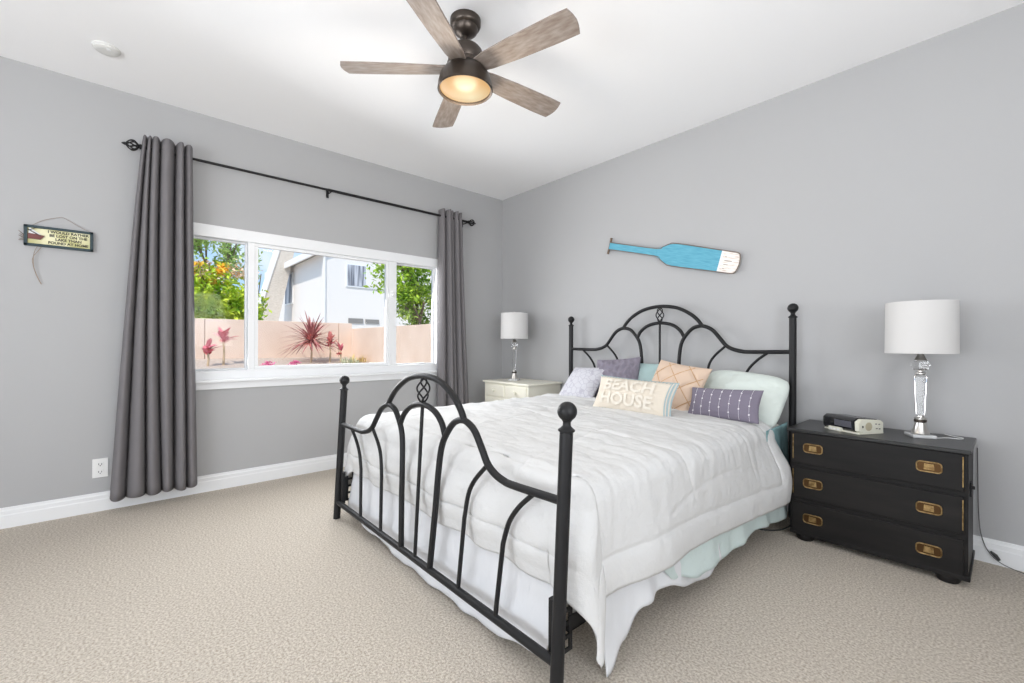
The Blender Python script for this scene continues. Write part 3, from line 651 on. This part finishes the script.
def crackle(m, c1, c2, scale, wd=.04):
    N, L, bs = nodes(m); vo = N.new('ShaderNodeTexVoronoi'); vo.feature = 'DISTANCE_TO_EDGE'; vo.inputs['Scale'].default_value = scale; L.new(coords(m), vo.inputs['Vector'])
    r = N.new('ShaderNodeValToRGB'); r.color_ramp.elements[0].color = (*c2, 1); r.color_ramp.elements[1].color = (*c1, 1); r.color_ramp.elements[0].position = wd*.5; r.color_ramp.elements[1].position = wd
    L.new(vo.outputs['Distance'], r.inputs['Fac']); L.new(r.outputs['Color'], bs.inputs['Base Color'])
crackle(LILAC, (.57, .57, .61), (.45, .44, .50), 22, .06)
PURP = mat('mauve_grey_textured', (.235, .215, .26), .85, spec=.2); bump(PURP, 40, .5, .01)
PURP2 = mat('mauve_grey_woven', (.195, .175, .225), .85, spec=.2); bump(PURP2, 160, .35, .004)
PEACH = mat('peach_velvet', (.64, .49, .38), .75, spec=.2); bump(PEACH, 60, .2, .004)
SAND = mat('sand_linen', (.66, .60, .51), .85, spec=.2); bump(SAND, 250, .3, .003)
SAGE = mat('pale_sage_pillowcase', (.64, .70, .66), .8, spec=.2); bump(SAGE, 16, .3, .02)
AQUAP = mat('aqua_pillowcase', (.40, .54, .54), .8, spec=.2)
LETTER = mat('off_white_print', (.69, .645, .565), .8, spec=.2)
SEAM = mat('tan_seam_cord', (.50, .30, .15), .8); THREAD = mat('white_thread', (.80, .78, .80), .8)
BLUEST = mat('pale_blue_grey_stripe', (.34, .44, .47), .8)
pillow('sleeping_pillow', 'aqua pillow behind the mauve and peach cushions against the headboard', AQUAP, .55, .38, .15, (1.93, -.185, .735), 12, 0, 0, None, 3)
pillow('sleeping_pillow', 'large pale sage pillow at the right of the bed behind the dotted cushion', SAGE, .53, .38, .19, (2.685, -.285, .730), 34, -4, -5, None, 6, wr=.010)
def knots(a, c, x, y): return .026*abs(math.sin(x*62+.9*math.sin(y*40)))*abs(math.sin(y*44+1.1*math.sin(x*38)))
pillow('cushion', 'mauve-grey ruched cushion standing behind the lilac one', PURP, .40, .36, .14, (1.742, -.260, .785), 15, 3, 5, knots, 2, wr=.006)
pillow('cushion', 'pale lilac cushion with fine line pattern at the left of the bed', LILAC, .36, .34, .13, (1.497, -.385, .752), 44, -2, 2, None, 5)
# peach cushion with raised diamond seams
def pk(name, label, m, w, h, t, loc, lean, yaw_, roll_, lines, cordm, cr, seed, partname, wr=.004, detail=None):
    o = pillow(name, label, m, w, h, t, loc, lean, yaw_, roll_, detail, seed, wr=wr)
    b = new()
    for pts in lines:
        P3 = []
        for a, c in pts:
            x, y = pillow_outline(a, c, w, h); P3.append((x, y, pillow_z(a, c, t/2)+cr*.3))
        tube(b, P3, cr, 6)
    s = obj(partname, b, cordm, o, 60); return o
def seg(a0, c0, a1, c1, n=14): return [(a0+(a1-a0)*i/n, c0+(c1-c0)*i/n) for i in range(n+1)]
dl = []
for k in (-1.2, -.4, .4, 1.2):
    for sgn in (1, -1):
        pts = [(a, sgn*a*1.0+k) for a in [i/16-1 for i in range(33)] if abs(sgn*a+k) < .96 and abs(a) < .97]
        if len(pts) > 2: dl.append(pts)
def tuft(a, c, x, y):
    m = min(abs(((a+c+.4)/.8) % 1-.5), abs(((a-c+.4)/.8) % 1-.5)); return .010*min(1, (.5-abs(.5-m))*5) if 0 else -.010*math.exp(-(min(min(abs(a-c-k) for k in (-1.2, -.4, .4, 1.2)), min(abs(a+c-k) for k in (-1.2, -.4, .4, 1.2)))/.09)**2)
pk('cushion', 'peach cushion with tan diamond seams leaning behind the lumbar pillows', PEACH, .40, .38, .15, (2.335, -.43, .775), 26, -4, -17, [], SEAM, .0022, 4, 'seam_cord', .005) if 0 else None
PO = pillow('cushion', 'peach cushion with tan diamond seams leaning between the lumbar pillows', PEACH, .40, .38, .15, (2.325, -.43, .772), 28, -4, -8, tuft, 4, wr=.004)
b = new()
for pts in dl:
    P3 = []
    for a, c in pts:
        x, y = pillow_outline(a, c, .40, .38); P3.append((x, y, pillow_z(a, c, .075)-.0085*min(1, 5*(1-abs(a)))*min(1, 5*(1-abs(c)))))
    tube(b, P3, .0024, 6)
obj('seam_cord', b, SEAM, PO, 60)
# BEACH HOUSE lumbar pillow
bw, bh, bt = .565, .235, .12
BP = pillow('lumbar_pillow', 'sand coloured lumbar pillow printed BEACH HOUSE with striped ends', SAND, bw, bh, bt, (2.228, -.775, .738), 24, 2, -2, None, 8, wr=.003)
def on_pillow(x, y, w, h, t, off):
    a = max(-.98, min(.98, x/(w/2))); c = max(-.98, min(.98, y/(h/2)))
    return pillow_z(a, c, t/2)+off
for body, yy in (('BEACH', .046), ('HOUSE', -.046)):
    b = text_bm(body, .105, .003); bmesh.ops.subdivide_edges(b, edges=b.edges[:], cuts=2, use_grid_fill=True)
    for v in b.verts:
        v.co.x *= 1.12; v.co.x -= .02; v.co.y += yy; v.co.z = on_pillow(v.co.x, v.co.y, bw, bh, bt, .0065)
    obj('lettering', b, LETTER, BP)
def strip(bm, x0, x1, y0, y1, w, h, t, off=.004, n=10, slant=0):
    V = []
    for i in range(n+1):
        yy = y0+(y1-y0)*i/n; row = []
        for x in (x0, x1):
            xx = x+slant*(yy-y0); a, c = xx/(w/2), yy/(h/2); ox, oy = pillow_outline(a, c, w, h); row.append(bm.verts.new((ox, oy, pillow_z(max(-.995, min(.995, a)), max(-.995, min(.995, c)), t/2)+off)))
        V.append(row)
    for A, B in zip(V, V[1:]): bm.faces.new((A[0], A[1], B[1], B[0]))
b = new()
for x0, x1 in ((.247, .254), (.262, .272), (.280, .287)): strip(b, x0, x1, -.119, .119, bw, bh, bt)
for k in range(22): strip(b, -.27+.024*k, -.262+.024*k, .103, .119, bw, bh, bt, .004, 2, .5)
for k in range(22): strip(b, -.27+.024*k, -.262+.024*k, -.119, -.110, bw, bh, bt, .004, 2, .5)
obj('stripe', b, BLUEST, BP)
b = new()
for sy in (-1, 1): tube(b, [(*pillow_outline(a, sy*.995, bw, bh), .002) for a in [i/20-1 for i in range(41)]], .004, 6)
tube(b, [(*pillow_outline(.995, c, bw, bh), .002) for c in [i/10-1 for i in range(21)]], .004, 6)
obj('piping', b, BLUEST, BP, 60)
# dotted mauve lumbar pillow
dw, dh, dt = .42, .20, .11
DP = pillow('lumbar_pillow', 'mauve-grey lumbar pillow with white dotted lines at the right of the bed', PURP2, dw, dh, dt, (2.695, -.540, .716), 26, -1, 2, None, 9, wr=.003)
b = new()
for k in range(7):
    x = -.165+.055*k; a = x/(dw/2); tube(b, [(*pillow_outline(a, c, dw, dh), pillow_z(a, c, dt/2)+.002) for c in [i/8*.95-.95 for i in range(17)]], .0007, 5)
    for j in range(3):
        yy = -.062+.05*j+(.025 if k % 2 else 0)
        if abs(yy) < .085:
            c = yy/(dh/2); ox, oy = pillow_outline(a, c, dw, dh); sphere(b, (ox, oy, pillow_z(a, c, dt/2)+.0015), .0048, 8, (1, 1, .6))
obj('stitching', b, THREAD, DP, 60)

# ------------------------------------------------------------------ cream nightstand in the corner
ns = thing('nightstand', 'cream painted nightstand with round knobs in the room corner', 'nightstand', (.597, -.235, 0))
b = new(); box(b, -.325, .325, -.222, .215, .09, .683, .006); obj('body', b, CREAM, ns)
b = new(); box(b, -.342, .342, -.240, .222, .683, .703, .006, 3); obj('top', b, CREAM, ns)
b = new(); box(b, -.335, .335, -.230, .216, .03, .09, .008)
for sx in (-1, 1):
    for y0 in (-.225, .155): box(b, sx*.33-.03*(sx > 0), sx*.33+.03*(sx < 0), y0, y0+.06, 0, .05)
obj('plinth', b, CREAM, ns)
def knob(parent, x, y, z, m, r=.020):
    b = new(); lathe(b, [(.008, 0), (.007, -.010), (r*.7, -.014), (r, -.022), (r*.9, -.030), (.001, -.034)], 20, (x, y, z), 'y'); obj('knob', b, m, parent, 50)
for x0, x1, z0, z1 in ((-.302, -.012, .555, .668), (.012, .302, .555, .668), (-.302, .302, .335, .540), (-.302, .302, .112, .320)):
    b = new(); box(b, x0, x1, -.232, -.20, z0, z1, .005); d = obj('drawer', b, CREAM, ns)
    for kx in ([(x0+x1)/2] if x1-x0 < .4 else [-.16, .16]): knob(d, kx, -.232, (z0+z1)/2, CREAM)

# ------------------------------------------------------------------ black campaign dresser
dr = thing('dresser', 'worn black three-drawer campaign dresser with brass pulls beside the bed', 'dresser', (3.358, -.225, 0))
b = new(); box(b, -.345, .345, -.195, .195, .04, .592, .003); obj('body', b, BLKWOOD, dr)
b = new(); box(b, -.359, .355, -.215, .203, .592, .610, .003); obj('top', b, BLKTOP, dr)
b = new(); box(b, -.345, .352, -.207, .195, .030, .052, .003); obj('plinth', b, BLKWOOD, dr)
for sx in (-1, 1):
    for y in (-.165, .15):
        b = new(); lathe(b, [(.028, .034), (.040, .028), (.043, .015), (.036, 0)], 24, (sx*.28, y, 0)); obj('foot', b, BLKWOOD, dr, 40)
for zc in (.511, .3205, .129):
    z0, z1 = zc-.0875, zc+.0795
    b = new(); box(b, -.332, .332, -.206, -.18, z0, z1, .003); d = obj('drawer', b, BLKWOOD, dr)
    for xc in (-.236, .219):
        b = new(); w2, h2 = .0425, .0228
        def rr(w, h, r, y): 
            return [(xc+sx*(w-r)+r*math.cos(a), zc+sz*(h-r)+r*math.sin(a)) for sx, sz, a0 in ((1, 1, 0), (-1, 1, PI/2), (-1, -1, PI), (1, -1, 1.5*PI)) for a in [a0+i*PI/8 for i in range(5)]]
        tube(b, [(x, -.2075, z) for x, z in rr(w2, h2, .014, 0)], .0030, 8, True); p = obj('pull', b, BRASS, d, 60)
        b = new(); prism(b, rr(w2, h2, .014, 0), -.206, -.2068, 'y'); obj('pull_plate', b, BRASSD, p)
        b = new(); prism(b, [(xc-.018, zc-.013), (xc+.018, zc-.013), (xc+.016, zc+.014), (xc-.016, zc+.014)], -.2105, -.207, 'y', .001); obj('pull_grip', b, BRASS, p)
    if zc > .2:
        for sx in (-1, 1):
            b = new(); box(b, sx*.3285-.0022, sx*.3285+.0022, -.2075, -.2055, z0+.02, z1-.012, .001); obj('brass_strip', b, BRASS, d)
b = new(); box(b, .345, .352, -.115, -.075, .385, .45, .002); box(b, .350, .362, -.108, -.098, .42, .435, .002); obj('side_latch', b, BLACK, dr)

# ------------------------------------------------------------------ lamps
def table_lamp(label, loc, rz=0):
    t = thing('table_lamp', label, 'lamp', loc, rz, 'matching crystal table lamps')
    b = new(); box(b, -.048, .048, -.048, .048, .0, .017, .005, 2); obj('base', b, ACRYL, t)
    b = new(); lathe(b, [(.034, .017), (.036, .021), (.027, .042), (.022, .066), (.021, .074)], 32); lathe(b, [(.024, .090), (.024, .097), (.014, .101), (.013, .108)], 32); obj('stem', b, NICKEL, t, 40)
    b = new(); lathe(b, [(.020, .074), (.025, .078), (.025, .088), (.020, .091)], 32); obj('ring', b, BRONZE, t, 40)
    b = new(); lathe(b, [(.014, .108), (.017, .114), (.0255, .300), (.0245, .308), (.018, .313)], 8); obj('crystal_column', b, CRYSTAL, t)
    b = new(); lathe(b, [(.015, .313), (.020, .317), (.020, .323), (.012, .328), (.012, .336)], 24); obj('collar', b, NICKEL, t, 40)
    b = new(); lathe(b, [(.012, .334), (.029, .340), (.037, .355), (.037, .366), (.029, .381), (.012, .386)], 24); obj('crystal_ball', b, CRYSTAL, t, 20)
    b = new(); lathe(b, [(.012, .384), (.025, .389), (.017, .403), (.013, .412), (.013, .435), (.004, .438), (.004, .672), (.016, .674), (.016, .680), (.006, .690), (.001, .694)], 24)
    obj('socket', b, NICKEL, t, 40)
    b = new(); lathe(b, [(.139, .421), (.137, .679), (.1345, .679), (.1365, .421)], 64, cap=False)
    bmesh.ops.bridge_loops(b, edges=[e for e in b.edges if e.is_boundary]); sh_ = obj('lamp_shade', b, SHADE, t, 40)
    b = new()
    for k in range(3):
        a = 2*PI*k/3; tube(b, [(0, 0, .668), (.1345*math.cos(a), .1345*math.sin(a), .668)], .002, 6)
    obj('shade_ring', b, NICKEL, sh_)
    return t
table_lamp('crystal table lamp with white drum shade on the black dresser', (3.525, -.205, .610), .5)
table_lamp('crystal table lamp with white drum shade on the cream nightstand', (.515, -.270, .703), .5)
# cord lying behind the dresser lamp
b = new(); tube(b, catmull([(3.585, -.195, .613), (3.62, -.15, .613), (3.66, -.14, .613), (3.67, -.10, .613), (3.62, -.06, .613), (3.60, -.03, .613)], 6), .002, 6)
tag(obj('lamp_cord', b, IVORY, None), 'thin clear lamp cord lying on the black dresser top', 'cord')

# ------------------------------------------------------------------ clock radio
DKPL = mat('black_gloss_plastic', (.015, .015, .017), .12); CRPL = mat('cream_plastic', (.74, .73, .62), .4); SCREEN = mat('grey_lcd_screen', (.20, .20, .24), .15); GRILL = mat('tan_speaker_grille', (.48, .43, .30), .7)
ck = thing('clock_radio', 'black and cream clock radio on the dresser beside the lamp', 'clock radio', (3.262, -.268, .610), math.radians(-27))
hw_, hd_, hh_ = .098, .085, .078
def side_prof(s): return [(-hd_*1.00, .020), (-hd_*.80, .008), (hd_, .004), (hd_, .060), (hd_*.8, .072), (-hd_*.75, .082), (-hd_*1.02, .068)]
b = new(); A = side_prof(1)
prism(b, A, -hw_, hw_-.022, 'x', .004); obj('case', b, DKPL, ck, 40)
b = new(); prism(b, [(y*1.0, z*.96) for y, z in A], hw_-.022, hw_, 'x', .004); sp = obj('side_panel', b, CRPL, ck, 40)
b = new(); lathe(b, [(.022, 0), (.022, .0015), (.001, .002)], 24, (hw_, -.018, .040), 'x'); obj('speaker', b, GRILL, sp)
for yy, zz in ((.03, .052), (.052, .050), (.035, .028), (.055, .026)):
    b = new(); box(b, hw_, hw_+.003, yy-.004, yy+.004, zz-.002, zz+.002); obj('button', b, SLOT, sp)
b = new(); box(b, hw_, hw_+.003, -.062, -.056, .035, .046); obj('jack', b, SLOT, sp)
b = new(); box(b, -hw_*.95, hw_, -hd_*.95, hd_, .0, .010, .003); box(b, -hw_*.6, hw_*.1, -hd_*1.12, -hd_*.9, 0, .022, .003); obj('base', b, CRPL, ck)
b = new(); V = [b.verts.new(p) for p in ((-.03, -hd_*1.022, .030), (.062, -hd_*1.022, .030), (.062, -hd_*1.035, .062), (-.03, -hd_*1.035, .062))]; b.faces.new(V)
bmesh.ops.solidify(b, geom=b.faces[:], thickness=.002); obj('screen', b, SCREEN, ck)
for k in range(3):
    b = new(); box(b, -.05+.02*k, -.036+.02*k, -hd_*1.125, -hd_*1.118, .006, .016); obj('snooze_button', b, IVORY, ck)

# ------------------------------------------------------------------ cords near the floor
b = new(); tube(b, catmull([(3.716, -.010, .56), (3.718, -.010, .40), (3.722, -.012, .22), (3.732, -.021, .125), (3.755, -.026, .06), (3.80, -.04, .02), (3.88, -.06, .006), (4.0, -.08, .005)], 6), .0020, 6)
o = obj('power_cord', b, GREYC, None, 60); tag(o, 'thin dark power cord running down the wall right of the dresser', 'cord')
b = new(); tube(b, [(3.762, -.022, .062), (3.778, -.026, .048), (3.792, -.03, .030)], [.005, .009, .006], 8); obj('plug', b, SLOT, o, 60)
b = new(); tube(b, catmull([(2.98, -.10, .05), (2.97, -.27, .006), (2.94, -.40, .006), (2.86, -.46, .006), (2.74, -.42, .006), (2.66, -.3, .006)], 6), .004, 6)
tag(obj('power_cord', b, SLOT, None, 60), 'black cable curling on the carpet under the bed beside the dresser', 'cord')
